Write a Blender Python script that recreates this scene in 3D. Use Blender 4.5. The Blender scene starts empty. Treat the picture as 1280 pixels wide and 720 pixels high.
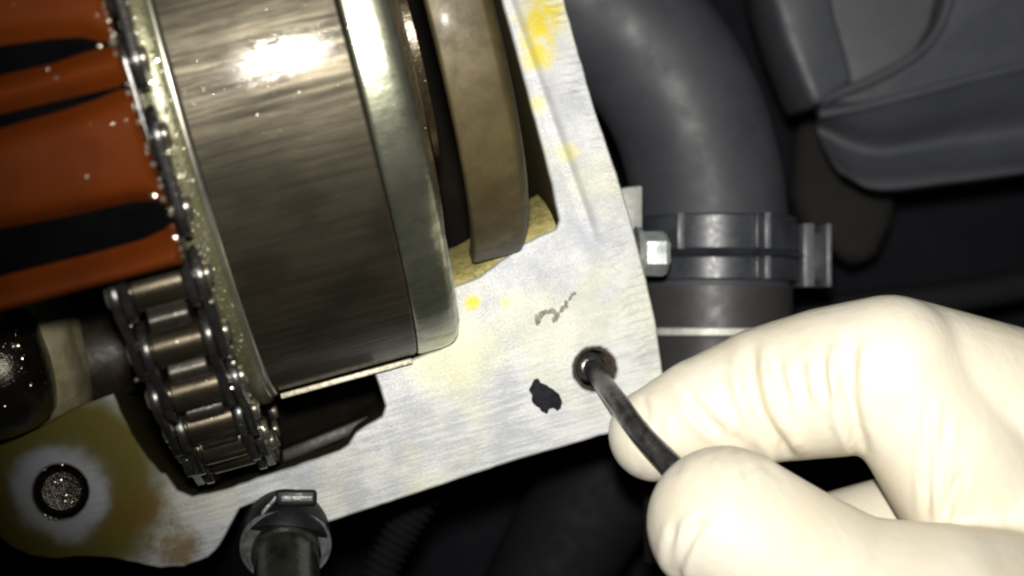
import bpy, bmesh, math, random
import numpy as np
from mathutils import Vector, Matrix
random.seed(7); rng = np.random.default_rng(7)
S = 0.001                                   # everything below is laid out in millimetres
scene = bpy.context.scene
col = scene.collection

# ------------------------------------------------------------------ camera
# world: X along the camshaft, Y across it, Z up out of the gasket face (Z = 0)
CAM = np.array([-27.0, 0.0, 250.0]); AIM = np.zeros(3); FPX = 2012.0
fwd = (AIM - CAM) / np.linalg.norm(AIM - CAM)
_a = math.radians(15)
rgt = np.array([math.cos(_a), -math.sin(_a), 0.0]); rgt -= fwd * (rgt @ fwd); rgt /= np.linalg.norm(rgt)
upv = np.cross(rgt, fwd)
cam_d = bpy.data.cameras.new('camera'); cam = bpy.data.objects.new('camera', cam_d); col.objects.link(cam)
cam.matrix_world = Matrix(((rgt[0], upv[0], -fwd[0], CAM[0]*S), (rgt[1], upv[1], -fwd[1], CAM[1]*S),
                           (rgt[2], upv[2], -fwd[2], CAM[2]*S), (0, 0, 0, 1)))
cam_d.sensor_width = 36; cam_d.lens = 36 * FPX / 1280
cam_d.clip_start = 0.005; cam_d.clip_end = 20
cam_d.dof.use_dof = True; cam_d.dof.focus_distance = 0.238; cam_d.dof.aperture_fstop = 18
scene.camera = cam
# ------------------------------------------------------------------ light: one hand torch beside the lens, dark all round
world = bpy.data.worlds.new('World'); scene.world = world; world.use_nodes = True
bg = world.node_tree.nodes['Background']; bg.inputs[0].default_value = (0.55, 0.62, 0.75, 1); bg.inputs[1].default_value = 0.016
ld = bpy.data.lights.new('torch', 'SPOT'); ld.energy = 4.25; ld.color = (1.0, 0.97, 0.90)
ld.shadow_soft_size = 0.004; ld.spot_size = math.radians(65); ld.spot_blend = 1.0
torch = bpy.data.objects.new('torch', ld); col.objects.link(torch)
LP = Vector((-24.0, 15.0, 252.0)); LA = Vector((47.0, 30.0, 0.0))
torch.location = LP * S
torch.rotation_euler = (LA - LP).to_track_quat('-Z', 'Y').to_euler()
vs = scene.view_settings; vs.view_transform = 'Standard'; vs.look = 'None'; vs.exposure = 0.0; vs.gamma = 1.0
scene.render.engine = 'CYCLES'
scene.cycles.use_denoising = True
scene.cycles.filter_width = 2.3
scene.cycles.max_bounces = 6
scene.cycles.sample_clamp_indirect = 4.0

def P(px, py, z=0.0):
    """point of the photograph (1280 wide) carried down onto the level Z = z"""
    d = fwd * FPX + rgt * (px - 640) + upv * (360 - py)
    return CAM + d * ((z - CAM[2]) / d[2])
def Q(p):
    d = np.asarray(p) - CAM; w = d @ fwd
    return 640 + FPX * (d @ rgt) / w, 360 - FPX * (d @ upv) / w
def mmpx(z): return (CAM[2] - z) / FPX

# ------------------------------------------------------------------ objects
WO = {}                                     # world origin (mm) of every object
def thing(name, label, cat, base, group=None):
    o = bpy.data.objects.new(name, None); col.objects.link(o); o.empty_display_size = 0.005
    o.location = Vector(base) * S; WO[o] = np.array(base, float)
    o['label'] = label; o['category'] = cat
    if group: o['group'] = group
    return o
def tag(o, label, cat, group=None, kind=None):
    if kind: o['kind'] = kind
    if label: o['label'] = label
    if cat: o['category'] = cat
    if group: o['group'] = group
    return o
def mesh_data(name, V, F, mat, angle=35):
    me = bpy.data.meshes.new(name)
    me.from_pydata([tuple(v) for v in np.asarray(V, float) * S], [], F)
    bm = bmesh.new(); bm.from_mesh(me)
    bmesh.ops.recalc_face_normals(bm, faces=bm.faces); bm.to_mesh(me); bm.free()
    me.materials.append(mat)
    for p in me.polygons: p.use_smooth = True
    me.set_sharp_from_angle(angle=math.radians(angle))
    return me
def add(name, geo, mat, parent=None, angle=35):
    V, F = geo; V = np.asarray(V, float)
    lo, hi = V.min(0), V.max(0)
    org = np.array([(lo[0]+hi[0])/2, (lo[1]+hi[1])/2, lo[2]])
    o = bpy.data.objects.new(name, mesh_data(name, V - org, F, mat, angle)); col.objects.link(o)
    WO[o] = org
    if parent is not None:
        o.parent = parent; o.location = Vector(org - WO[parent]) * S
    else: o.location = Vector(org) * S
    return o
def join(*gs):
    V, F = [], []
    for v, f in gs:
        n = len(V); V += [tuple(x) for x in v]; F += [tuple(i + n for i in q) for q in f]
    return V, F
# ---- shapes
def frame(d):
    d = np.asarray(d, float); d = d / np.linalg.norm(d)
    h = np.array([0, 0, 1.0]) if abs(d[2]) < 0.9 else np.array([0, 1.0, 0])
    a = np.cross(h, d); a /= np.linalg.norm(a); return d, a, np.cross(d, a)
def lathe(o, d, prof, n=96, a0=0, a1=None, fn=None):
    """profile [(t, r)] turned round the axis o + t d"""
    o = np.asarray(o, float); d, a, b = frame(d); V, F = [], []
    full = a1 is None; m = n if full else n + 1
    for t, r in prof:
        for i in range(m):
            th = (2*math.pi*i/n) if full else a0 + (a1-a0)*i/n
            rr = r if fn is None else r + fn(t, r, th)
            V.append(o + d*t + (a*math.cos(th) + b*math.sin(th))*rr)
    for j in range(len(prof)-1):
        for i in range(m if full else n):
            k = (i+1) % m
            F.append((j*m+i, j*m+k, (j+1)*m+k, (j+1)*m+i))
    if full:
        if prof[0][1] > 1e-6: F.append(tuple(range(m-1, -1, -1)))
        if prof[-1][1] > 1e-6: F.append(tuple((len(prof)-1)*m + i for i in range(m)))
    return V, F
def spline(pts, n):
    p = np.asarray(pts, float); out = []
    q = np.vstack([2*p[0]-p[1], p, 2*p[-1]-p[-2]])
    for i in range(len(p)-1):
        for k in range(n):
            t = k/n; a, b, c, d = q[i:i+4]
            out.append(0.5*((2*b)+(c-a)*t+(2*a-5*b+4*c-d)*t*t+(3*b-a-3*c+d)*t**3))
    out.append(p[-1]); return np.array(out)
def tube(path, rad, n=20, caps=True):
    path = np.asarray(path, float); m = len(path)
    rad = np.full(m, rad) if np.isscalar(rad) else np.asarray(rad, float)
    T = np.gradient(path, axis=0); T /= np.linalg.norm(T, axis=1)[:, None]
    _, a, _ = frame(T[0]); V, F = [], []
    for j in range(m):
        a = a - T[j]*(a @ T[j]); a /= np.linalg.norm(a); b = np.cross(T[j], a)
        for i in range(n):
            th = 2*math.pi*i/n; V.append(path[j] + (a*math.cos(th)+b*math.sin(th))*rad[j])
    for j in range(m-1):
        for i in range(n):
            k = (i+1) % n; F.append((j*n+i, j*n+k, (j+1)*n+k, (j+1)*n+i))
    if caps: F.append(tuple(range(n-1, -1, -1))); F.append(tuple((m-1)*n+i for i in range(n)))
    return V, F
def bevelled(V, F, w, seg=2):
    bm = bmesh.new(); vs_ = [bm.verts.new(tuple(v)) for v in V]
    for f in F: bm.faces.new([vs_[i] for i in f])
    bmesh.ops.recalc_face_normals(bm, faces=bm.faces)
    es = [e for e in bm.edges if len(e.link_faces) == 2 and e.calc_face_angle(0) > math.radians(30)]
    bmesh.ops.bevel(bm, geom=es, offset=w, segments=seg, profile=0.5, affect='EDGES')
    bm.verts.index_update()
    r = [tuple(v.co) for v in bm.verts], [tuple(v.index for v in f.verts) for f in bm.faces]
    bm.free(); return r
def prism(pts, z0, z1, w=0):
    n = len(pts)
    V = [(p[0], p[1], z0) for p in pts] + [(p[0], p[1], z1) for p in pts]
    F = [tuple(range(n-1, -1, -1)), tuple(range(n, 2*n))] + [(i, (i+1) % n, n+(i+1) % n, n+i) for i in range(n)]
    return bevelled(V, F, w) if w else (V, F)
def box(c, ex, ey, ez, w=0):
    """box from its centre and three half-edge vectors"""
    c, ex, ey, ez = (np.asarray(x, float) for x in (c, ex, ey, ez)); V = []
    for k in (-1, 1):
        for a, b in ((-1, -1), (1, -1), (1, 1), (-1, 1)): V.append(c + a*ex + b*ey + k*ez)
    F = [(3, 2, 1, 0), (4, 5, 6, 7), (0, 1, 5, 4), (1, 2, 6, 5), (2, 3, 7, 6), (3, 0, 4, 7)]
    return bevelled(V, F, w) if w else (V, F)
def blob(c, r, n=10, flat=1.0, jit=0.0):
    V, F = [], []
    c = np.asarray(c, float)
    for j in range(n//2+1):
        ph = math.pi*j/(n//2)
        for i in range(n):
            th = 2*math.pi*i/n; k = r*(1 + random.uniform(-jit, jit))
            V.append(c + np.array([math.sin(ph)*math.cos(th)*k, math.sin(ph)*math.sin(th)*k, math.cos(ph)*k*flat]))
    for j in range(n//2):
        for i in range(n): F.append((j*n+i, j*n+(i+1) % n, (j+1)*n+(i+1) % n, (j+1)*n+i))
    return V, F

# ------------------------------------------------------------------ materials
class Mat:
    def __init__(s, name):
        s.m = bpy.data.materials.new(name); s.m.use_nodes = True; s.t = s.m.node_tree
        s.b = s.t.nodes['Principled BSDF']; g = s.t.nodes.new('ShaderNodeNewGeometry')
        k = s.t.nodes.new('ShaderNodeVectorMath'); k.operation = 'SCALE'; k.inputs[3].default_value = 1000
        s.t.links.new(g.outputs['Position'], k.inputs[0]); s.pos = k.outputs[0]
    def link(s, a, b):
        if hasattr(a, 'is_output'): s.t.links.new(a, b)
        else: b.default_value = a
    def math(s, op, a, b=0.0, c=0.0, clamp=False):
        n = s.t.nodes.new('ShaderNodeMath'); n.operation = op; n.use_clamp = clamp
        for x, i in ((a, 0), (b, 1), (c, 2)): s.link(x, n.inputs[i])
        return n.outputs[0]
    def vec(s, op, a, b=(0, 0, 0)):
        n = s.t.nodes.new('ShaderNodeVectorMath'); n.operation = op
        s.link(a, n.inputs[0]); s.link(b, n.inputs[1])
        return n.outputs['Value'] if op in ('LENGTH', 'DISTANCE', 'DOT_PRODUCT') else n.outputs[0]
    def noise(s, scale, detail=3, rough=0.5, stretch=(1, 1, 1), off=(0, 0, 0)):
        n = s.t.nodes.new('ShaderNodeTexNoise'); n.inputs['Scale'].default_value = scale
        n.inputs['Detail'].default_value = detail; n.inputs['Roughness'].default_value = rough
        v = s.vec('MULTIPLY', s.pos, stretch)
        if off != (0, 0, 0): v = s.vec('ADD', v, off)
        s.link(v, n.inputs['Vector']); return n.outputs['Fac']
    def ramp(s, x, lo, hi, a=0.0, b=1.0):
        n = s.t.nodes.new('ShaderNodeMapRange'); n.interpolation_type = 'SMOOTHSTEP'
        for v, i in ((x, 0), (lo, 1), (hi, 2), (a, 3), (b, 4)): s.link(v, n.inputs[i])
        return n.outputs[0]
    def mix(s, f, a, b):
        n = s.t.nodes.new('ShaderNodeMix'); n.data_type = 'RGBA'
        s.link(f, n.inputs[0])
        for x, i in ((a, 6), (b, 7)): s.link(x if hasattr(x, 'is_output') else (*x[:3], 1), n.inputs[i])
        return n.outputs[2]
    def sep(s):
        n = s.t.nodes.new('ShaderNodeSeparateXYZ'); s.link(s.pos, n.inputs[0]); return n.outputs
    def bump(s, h, strength=0.3, dist=0.2, prev=None):
        n = s.t.nodes.new('ShaderNodeBump'); n.inputs['Strength'].default_value = strength
        n.inputs['Distance'].default_value = dist * S; s.link(h, n.inputs['Height'])
        if prev is not None: s.link(prev, n.inputs['Normal'])
        return n.outputs[0]
    def out(s, color=None, rough=None, metal=None, normal=None, coat=None, coat_rough=0.08, spec=None, sss=None):
        b = s.b.inputs
        if color is not None: s.link(color if hasattr(color, 'is_output') else (*color[:3], 1), b['Base Color'])
        if rough is not None: s.link(rough, b['Roughness'])
        if metal is not None: s.link(metal, b['Metallic'])
        if normal is not None: s.link(normal, b['Normal'])
        if coat is not None: s.link(coat, b['Coat Weight']); b['Coat Roughness'].default_value = coat_rough
        if coat is not None and normal is not None: s.link(normal, b['Coat Normal'])
        if spec is not None: b['Specular IOR Level'].default_value = spec
        if sss is not None:
            b['Subsurface Weight'].default_value = sss[0]; b['Subsurface Radius'].default_value = sss[1]
            b['Subsurface Scale'].default_value = sss[2]
        return s.m
def simple(name, c1, c2, rough, metal=0.0, scale=0.4, bump=0.15, bscale=2.0, coat=None, coat_rough=0.08, stretch=(1, 1, 1), spec=None, bdist=0.2):
    m = Mat(name)
    n = m.noise(scale, 4, 0.6, stretch); n2 = m.noise(bscale, 4, 0.6, stretch)
    r = m.ramp(n2, 0.2, 0.8, rough*0.8, min(1, rough*1.2))
    return m.out(m.mix(m.ramp(n, 0.35, 0.65), c1, c2), r, metal, m.bump(n2, bump, bdist), coat, coat_rough, spec)

M = {}
# gasket face: machined aluminium, oil-stained
m = Mat('machined_aluminium'); x, y, z = m.sep()
streak = m.noise(1.0, 4, 0.65, (0.12, 1.6, 1)); fine = m.noise(3.0, 3, 0.6); big = m.noise(0.06, 3, 0.55); mid = m.noise(0.35, 4, 0.6)
c = m.mix(m.ramp(m.math('ADD', m.math('MULTIPLY', m.math('SUBTRACT', streak, 0.5), m.ramp(y, -16.0, -5.0, 1.2, 0.3)), m.noise(0.16, 4, 0.6, off=(3, 8, 1))), 0.3, 0.7), (0.35, 0.36, 0.39), (0.50, 0.505, 0.505))
c = m.mix(m.math('MULTIPLY', m.ramp(big, 0.42, 0.62), 0.4), c, (0.54, 0.545, 0.38))
def spot(px, py, r0, r1, wob=3.0, z0=0.0):
    d = m.vec('DISTANCE', m.vec('MULTIPLY', m.pos, (1, 1, 0)), tuple(P(px, py, 0)*np.array([1, 1, 0])))
    d = m.math('ADD', d, m.math('MULTIPLY', m.math('SUBTRACT', mid, 0.5), wob))
    return m.ramp(d, r0, r1, 1.0, 0.0)
for px, py, r0, r1, w, cc, k in ((590, 378, 0.5, 1.8, 1.6, (0.60, 0.48, 0.03), 0.9), (632, 378, 0.3, 1.0, 1, (0.66, 0.56, 0.15), 0.6),
        (676, 20, 0.5, 5.5, 8, (0.50, 0.40, 0.0), 0.9), (672, 62, 0.2, 4.2, 8, (0.58, 0.48, 0.02), 0.85), (672, 130, 0.2, 2.2, 3, (0.60, 0.52, 0.12), 0.6),
        (712, 190, 0.2, 2.6, 3, (0.60, 0.54, 0.14), 0.55), (560, 440, 3, 9, 4, (0.70, 0.68, 0.36), 0.4)):
    c = m.mix(m.math('MULTIPLY', spot(px, py, r0, r1, w), k), c, cc)
c = m.mix(m.math('MULTIPLY', m.ramp(x, -75.0, -40.0, 1.0, 0.0), 0.5), c, (0.26, 0.265, 0.28))  # torch fall-off painted in: the face greys towards the left
# oily tide mark round the plug: olive ring, clean centre
pl = P(75, 615); dp = m.vec('DISTANCE', m.vec('MULTIPLY', m.pos, (1, 1, 0)), (pl[0], pl[1], 0))
dpn = m.math('ADD', dp, m.math('MULTIPLY', m.math('SUBTRACT', m.noise(0.12, 3), 0.5), 6.0))
ring = m.math('MULTIPLY', m.ramp(dpn, 5.2, 8.2), m.ramp(dpn, 12.0, 19.0, 1, 0))
c = m.mix(m.math('MULTIPLY', ring, 0.97), c, (0.088, 0.070, 0.0))
c = m.mix(m.math('MULTIPLY', spot(180, 640, 0.5, 6.0, 9), 0.85), c, (0.11, 0.062, 0.003))
c = m.mix(m.math('MULTIPLY', spot(225, 688, 0.5, 5.5, 9), 0.8), c, (0.13, 0.078, 0.004))
inner = m.ramp(dpn, 4.5, 9.0, 1, 0)
c = m.mix(m.math('MULTIPLY', inner, 0.6), c, (0.26, 0.27, 0.32))
edge = m.ramp(z, -1.5, -0.3, 0.0, 1.0)      # below the milled face the casting colour turns dark brown
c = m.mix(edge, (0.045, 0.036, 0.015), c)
# cutter marks across the right-hand flange
w1 = m.math('SINE', m.math('MULTIPLY', m.math('ADD', y, m.math('MULTIPLY', mid, 1.2)), 4.6))
fl = m.math('MULTIPLY', m.ramp(x, 15.0, 17.5), m.ramp(m.noise(0.22, 2, 0.5, off=(40, 3, 0)), 0.40, 0.62))
h = m.math('ADD', m.math('MULTIPLY', m.math('MULTIPLY', streak, m.ramp(y, -15.0, -6.0, 1.3, 0.25)), 0.9), m.math('MULTIPLY', fine, 0.35))
h = m.math('ADD', h, m.math('MULTIPLY', m.math('MULTIPLY', w1, fl), 0.75))
xr0, xr1 = P(655, 100), P(742, 345); sl = (xr1[0]-xr0[0])/(xr1[1]-xr0[1])
xd = m.math('ADD', m.math('SUBTRACT', x, xr0[0]), m.math('MULTIPLY', m.math('SUBTRACT', y, xr0[1]), -sl))
rdg = m.math('MULTIPLY', m.math('EXPONENT', m.math('MULTIPLY', m.math('POWER', m.math('SUBTRACT', xd, 2.2), 2.0), -1.6)), m.ramp(y, 2.0, 8.0))
h = m.math('ADD', h, m.math('MULTIPLY', rdg, 4.0))
oil = m.math('SUBTRACT', 1.0, m.math('MULTIPLY', ring, 0.9))
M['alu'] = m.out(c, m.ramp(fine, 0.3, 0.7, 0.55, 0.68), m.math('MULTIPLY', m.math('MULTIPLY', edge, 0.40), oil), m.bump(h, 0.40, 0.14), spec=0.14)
# phaser drum
def steel(name, c1, c2, r0, r1, stretch, metal, coat, bump=0.4, drops=0.25, crough=0.16):
    m = Mat(name)
    s1 = m.noise(0.9, 5, 0.7, stretch); s2 = m.noise(0.12, 3, 0.5); dr = m.noise(1.1, 2, 0.5, off=(9, 2, 5))
    c = m.mix(m.ramp(s1, 0.3, 0.7), c1, c2)
    c = m.mix(m.math('MULTIPLY', m.ramp(s2, 0.4, 0.7), 0.5), c, tuple(v*0.6 for v in c1))
    h = m.math('ADD', s1, m.math('MULTIPLY', m.ramp(dr, 0.66, 0.74), drops))
    return m.out(c, m.ramp(s1, 0.3, 0.7, r1, r0), metal, m.bump(h, bump, 0.12), coat, crough)
M['drum'] = steel('brushed_steel', (0.038, 0.033, 0.023), (0.098, 0.084, 0.058), 0.42, 0.60, (0.07, 1.1, 1.1), 0.80, 0.17, 0.30, 0.4, 0.05)
M['rim'] = steel('bright_steel', (0.26, 0.27, 0.19), (0.50, 0.51, 0.40), 0.22, 0.36, (0.25, 0.55, 0.55), 0.92, 0.3, 0.45)
M['band'] = steel('oily_flange_steel', (0.14, 0.135, 0.065), (0.23, 0.22, 0.12), 0.3, 0.5, (1, 1, 1), 0.5, 0.6, 0.7, 1.2)
M['bead'] = steel('polished_edge', (0.45, 0.44, 0.36), (0.6, 0.58, 0.5), 0.28, 0.38, (0.3, 0.3, 0.3), 0.9, 0.2, 0.1, 0.1)
M['hub'] = steel('oily_hub_steel', (0.045, 0.032, 0.016), (0.10, 0.072, 0.036), 0.2, 0.35, (1, 1, 1), 0.6, 0.7, 0.6, 0.8)
M['wheel'] = steel('varnished_steel', (0.060, 0.045, 0.017), (0.10, 0.076, 0.032), 0.5, 0.65, (0.3, 0.25, 0.25), 0.25, 0.04, 0.2, 0.1)
M['chain'] = steel('oily_chain_steel', (0.07, 0.057, 0.038), (0.13, 0.107, 0.072), 0.2, 0.34, (0.3, 1, 1), 0.85, 0.7, 0.25)
M['tooth'] = steel('tooth_steel', (0.05, 0.045, 0.036), (0.11, 0.098, 0.08), 0.25, 0.4, (1, 1, 1), 0.7, 0.5, 0.4, 0.6)
M['plate'] = steel('dark_chain_plate', (0.025, 0.024, 0.024), (0.06, 0.056, 0.052), 0.22, 0.4, (1, 1, 1), 0.6, 0.7, 0.5, 0.8)
M['pin'] = steel('pin_steel', (0.40, 0.36, 0.28), (0.6, 0.56, 0.45), 0.16, 0.3, (1, 1, 1), 0.9, 0.6, 0.4, 0.8)
M['strip'] = simple('ground_edge', (0.42, 0.38, 0.28), (0.62, 0.57, 0.45), 0.45, 0.4, 1.0, 0.5, 2.5)
M['journal'] = steel('black_oily_journal', (0.03, 0.025, 0.018), (0.075, 0.06, 0.04), 0.12, 0.25, (0.8, 1.0, 1.0), 0.8, 1.0, 1.0, 2.0, 0.2)
M['collar'] = steel('tan_varnished_collar', (0.34, 0.29, 0.15), (0.56, 0.51, 0.34), 0.3, 0.5, (0.5, 0.5, 0.5), 0.3, 0.3, 0.4, 0.6)
M['ledge'] = simple('varnished_casting', (0.26, 0.22, 0.07), (0.40, 0.35, 0.14), 0.6, 0.15, 0.7, 0.8, 1.6, bdist=0.4)
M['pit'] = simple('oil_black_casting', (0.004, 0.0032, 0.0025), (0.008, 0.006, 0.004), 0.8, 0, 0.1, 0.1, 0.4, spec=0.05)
M['web'] = simple('dark_oily_web', (0.012, 0.009, 0.005), (0.03, 0.021, 0.010), 0.5, 0, 0.3, 0.3, 1.0)
# guide
m = Mat('amber_guide_plastic')
n1 = m.noise(0.09, 3, 0.5); n2 = m.noise(0.5, 3, 0.5)
M['guide'] = m.out(m.mix(m.ramp(n1, 0.3, 0.7), (0.068, 0.0122, 0.001), (0.092, 0.0180, 0.0015)), m.ramp(n2, 0.3, 0.7, 0.62, 0.72), 0.0, m.bump(n2, 0.04, 0.2), 0.06, 0.06, spec=0.06)
M['slot_shade'] = simple('painted_slot_shade', (0.002, 0.002, 0.0025), (0.003, 0.003, 0.003), 0.8, 0, 0.2, 0.02, 1.0, spec=0.0)  # near-black colour for the painted shade inside the guide slots
m = Mat('oil_glint'); M['glint'] = m.out((0.75, 0.70, 0.55), 0.24, 0.9, None, 1.0, 0.05)  # bright metal colour stands in for the glints on clear oil
# rubber, plastic
M['hose'] = simple('coolant_rubber', (0.034, 0.036, 0.043), (0.044, 0.046, 0.053), 0.55, 0, 0.08, 0.03, 0.12, spec=0.35)
M['clampp'] = simple('black_clamp_plastic', (0.024, 0.026, 0.033), (0.036, 0.039, 0.047), 0.38, 0, 0.2, 0.08, 1.0)
M['rib'] = simple('paler_clamp_plastic', (0.075, 0.078, 0.088), (0.11, 0.112, 0.12), 0.4, 0, 0.4, 0.1, 1.0)  # ribs and tabs are paler than the clamp bands
M['shroud'] = simple('grey_shroud_plastic', (0.062, 0.066, 0.077), (0.072, 0.076, 0.086), 0.5, 0, 0.06, 0.05, 0.3)
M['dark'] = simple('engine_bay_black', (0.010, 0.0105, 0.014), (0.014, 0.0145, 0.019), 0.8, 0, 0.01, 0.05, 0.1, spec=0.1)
M['murk'] = simple('brown_black_plastic', (0.020, 0.0195, 0.018), (0.025, 0.024, 0.022), 0.8, 0, 0.02, 0.03, 0.1, spec=0.1)
M['neck'] = simple('neck_plastic', (0.030, 0.029, 0.030), (0.038, 0.037, 0.037), 0.5, 0, 0.05, 0.05, 0.3)
M['gloom'] = simple('soot_black_rubber', (0.009, 0.009, 0.011), (0.012, 0.012, 0.014), 0.75, 0, 0.05, 0.05, 0.3, spec=0.15)
M['paleband'] = simple('pale_band', (0.42, 0.42, 0.38), (0.55, 0.55, 0.5), 0.5, 0.2, 0.5, 0.2, 2)
M['zinc'] = simple('bright_zinc', (0.42, 0.46, 0.46), (0.7, 0.74, 0.72), 0.28, 0.65, 0.3, 0.35, 0.35, coat=0.3)
M['block'] = simple('dull_bracket', (0.26, 0.27, 0.25), (0.34, 0.34, 0.32), 0.6, 0.2, 0.4, 0.3, 1.2)
M['rubber'] = simple('oily_black_rubber', (0.005, 0.0055, 0.007), (0.009, 0.0095, 0.012), 0.5, 0, 0.4, 0.15, 1.2, coat=0.04)
M['clip'] = simple('phosphated_clip', (0.13, 0.133, 0.138), (0.26, 0.265, 0.27), 0.35, 0.3, 0.6, 0.6, 1.8, coat=0.3)
M['pipe'] = simple('dirty_green_pipe', (0.022, 0.025, 0.020), (0.055, 0.058, 0.047), 0.3, 0.4, 0.3, 0.35, 1.4, coat=0.6)
M['pipeend'] = simple('pale_green_band', (0.45, 0.52, 0.45), (0.55, 0.62, 0.54), 0.5, 0, 0.6, 0.2, 2)
M['rod'] = simple('grey_steel_rod', (0.07, 0.068, 0.07), (0.15, 0.145, 0.145), 0.28, 0.75, 0.5, 0.3, 1.6, coat=0.4)
M['bore'] = steel('oily_bore', (0.10, 0.08, 0.06), (0.22, 0.18, 0.14), 0.2, 0.35, (1, 1, 1), 0.7, 0.6, 0.5, 0.8)
M['residue'] = simple('black_sealant', (0.006, 0.006, 0.011), (0.014, 0.014, 0.021), 0.75, 0, 1.0, 0.5, 2.0, spec=0.15)
M['smudge'] = simple('grey_smudge', (0.13, 0.13, 0.10), (0.26, 0.25, 0.20), 0.6, 0, 1.2, 0.5, 3.0)
M['plug'] = steel('oily_plug', (0.03, 0.023, 0.017), (0.09, 0.07, 0.055), 0.12, 0.3, (1.3, 1.3, 1.3), 0.85, 0.8, 0.9, 1.2)
# glove
m = Mat('latex_glove')
n1 = m.noise(0.08, 3, 0.5); n2 = m.noise(0.9, 4, 0.6); n3 = m.noise(0.35, 3, 0.55, (1, 0.35, 0.6))
h = m.math('ADD', m.math('MULTIPLY', n2, 0.25), n3)
M['glove'] = m.out(m.mix(m.ramp(n1, 0.3, 0.7), (0.78, 0.705, 0.555), (0.82, 0.77, 0.65)), 0.5, 0.0, m.bump(h, 0.30, 0.6), None, sss=(0.10, (1.0, 0.6, 0.35), 0.002))

# ------------------------------------------------------------------ setting
fc = P(640, 360, -230)
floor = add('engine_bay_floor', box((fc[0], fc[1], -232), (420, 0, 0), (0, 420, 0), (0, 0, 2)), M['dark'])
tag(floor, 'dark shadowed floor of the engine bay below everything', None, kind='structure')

# ------------------------------------------------------------------ cylinder head
def px_loop(pts, n=0, jit=0.0, z=0.0):
    """pixel outline -> level outline in mm; n > 0 subdivides, jit roughens"""
    L = [P(a, b, z)[:2] for a, b in pts]; out = []
    for i in range(len(L)):
        a, b = L[i], L[(i+1) % len(L)]; k = max(1, int(np.linalg.norm(b-a)/n)) if n else 1
        for j in range(k):
            p = a + (b-a)*j/k
            out.append(p + rng.normal(0, jit, 2) if jit else p)
    return np.array(out)
OUT = [(676, -130), (706, 0), (716, 38), (728, 80), (742, 130), (759, 181), (775, 228), (789, 275), (803, 328), (813, 370), (820, 400), (829, 465),
       (832, 500), (815, 524), (758, 543), (640, 577), (410, 654), (396, 652), (380, 632), (335, 622), (300, 636), (286, 662), (275, 682), (260, 697), (230, 709), (200, 710),
       (140, 698), (105, 696), (60, 699), (37, 694), (15, 685), (0, 672), (-120, 660), (-120, 590), (0, 556), (37, 541), (87, 512), (142, 491),
       (150, 512), (165, 542), (185, 572), (200, 590), (207, 592), (222, 612), (240, 620), (280, 612), (320, 597), (377, 579), (425, 562),
       (435, 555), (445, 540), (460, 530), (477, 520), (481, 508), (474, 482), (467, 464), (512, 449), (545, 437), (566, 427), (572, 400), (565, 359),
       (600, 345), (652, 305), (695, 285), (699, 275), (687, 220), (674, 170), (655, 100), (644, 60), (627, 0), (600, -130)]
_r = spline([np.array([a, b, 0.0]) for a, b in OUT[1:12]], 4)[:, :2]
OUT = OUT[:1] + [tuple(q) for q in _r] + OUT[12:]
outer = px_loop(OUT, 1.2, 0.04)
def circle(c, r, n=40, jit=0.0): return np.array([[c[0]+r*math.cos(2*math.pi*i/n)*(1+random.uniform(-jit, jit)), c[1]+r*math.sin(2*math.pi*i/n)*(1+random.uniform(-jit, jit))] for i in range(n)])
HOLE = P(744, 461); PLUG = P(75, 615)
loops = [(outer, 1), (circle(HOLE, 3.45, 48, 0.03), -1), (circle(PLUG, 4.15, 40, 0.01), -1)]
bm = bmesh.new()
walls = []
for L, sgn in loops:
    ar = 0.5*np.sum(L[:, 0]*np.roll(L[:, 1], -1) - np.roll(L[:, 0], -1)*L[:, 1])
    t = np.roll(L, -1, 0) - np.roll(L, 1, 0); t /= np.linalg.norm(t, axis=1)[:, None]
    nn = np.stack([t[:, 1], -t[:, 0]], 1) * (1 if ar > 0 else -1) * sgn      # out of the metal
    rings = [[bm.verts.new((p[0]-q[0]*0.35, p[1]-q[1]*0.35, 0.0)) for p, q in zip(L, nn)],
             [bm.verts.new((p[0]-q[0]*0.1, p[1]-q[1]*0.1, -0.15)) for p, q in zip(L, nn)],
             [bm.verts.new((p[0], p[1], -0.6)) for p in L],
             [bm.verts.new((p[0], p[1], -14.0)) for p in L],
             [bm.verts.new((p[0]+(0 if sgn > 0 else 0)*q[0], p[1], -62.0 if sgn > 0 else -15.0)) for p, q in zip(L, nn)]]
    walls.append(rings)
edges = []
for rings in walls:
    n = len(rings[0])
    edges += [bm.edges.new((rings[0][i], rings[0][(i+1) % n])) for i in range(n)]
bmesh.ops.triangle_fill(bm, use_beauty=True, use_dissolve=False, edges=edges, normal=(0, 0, 1))
for rings in walls:
    n = len(rings[0])
    for a, b in zip(rings[:-1], rings[1:]):
        for i in range(n): bm.faces.new((a[i], a[(i+1) % n], b[(i+1) % n], b[i]))
for rings in walls[1:]: bm.faces.new(rings[-1])
bm.verts.index_update()
head_geo = [tuple(v.co) for v in bm.verts], [tuple(v.index for v in f.verts) for f in bm.faces]
bm.free()
HB = P(600, 500, 0); head = thing('cylinder_head', 'machined aluminium cylinder head with oil-stained gasket face and cut-out for the chain wheel', 'cylinder head', (HB[0], HB[1], -62))
add('head_casting', head_geo, M['alu'], head, 30)
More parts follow.
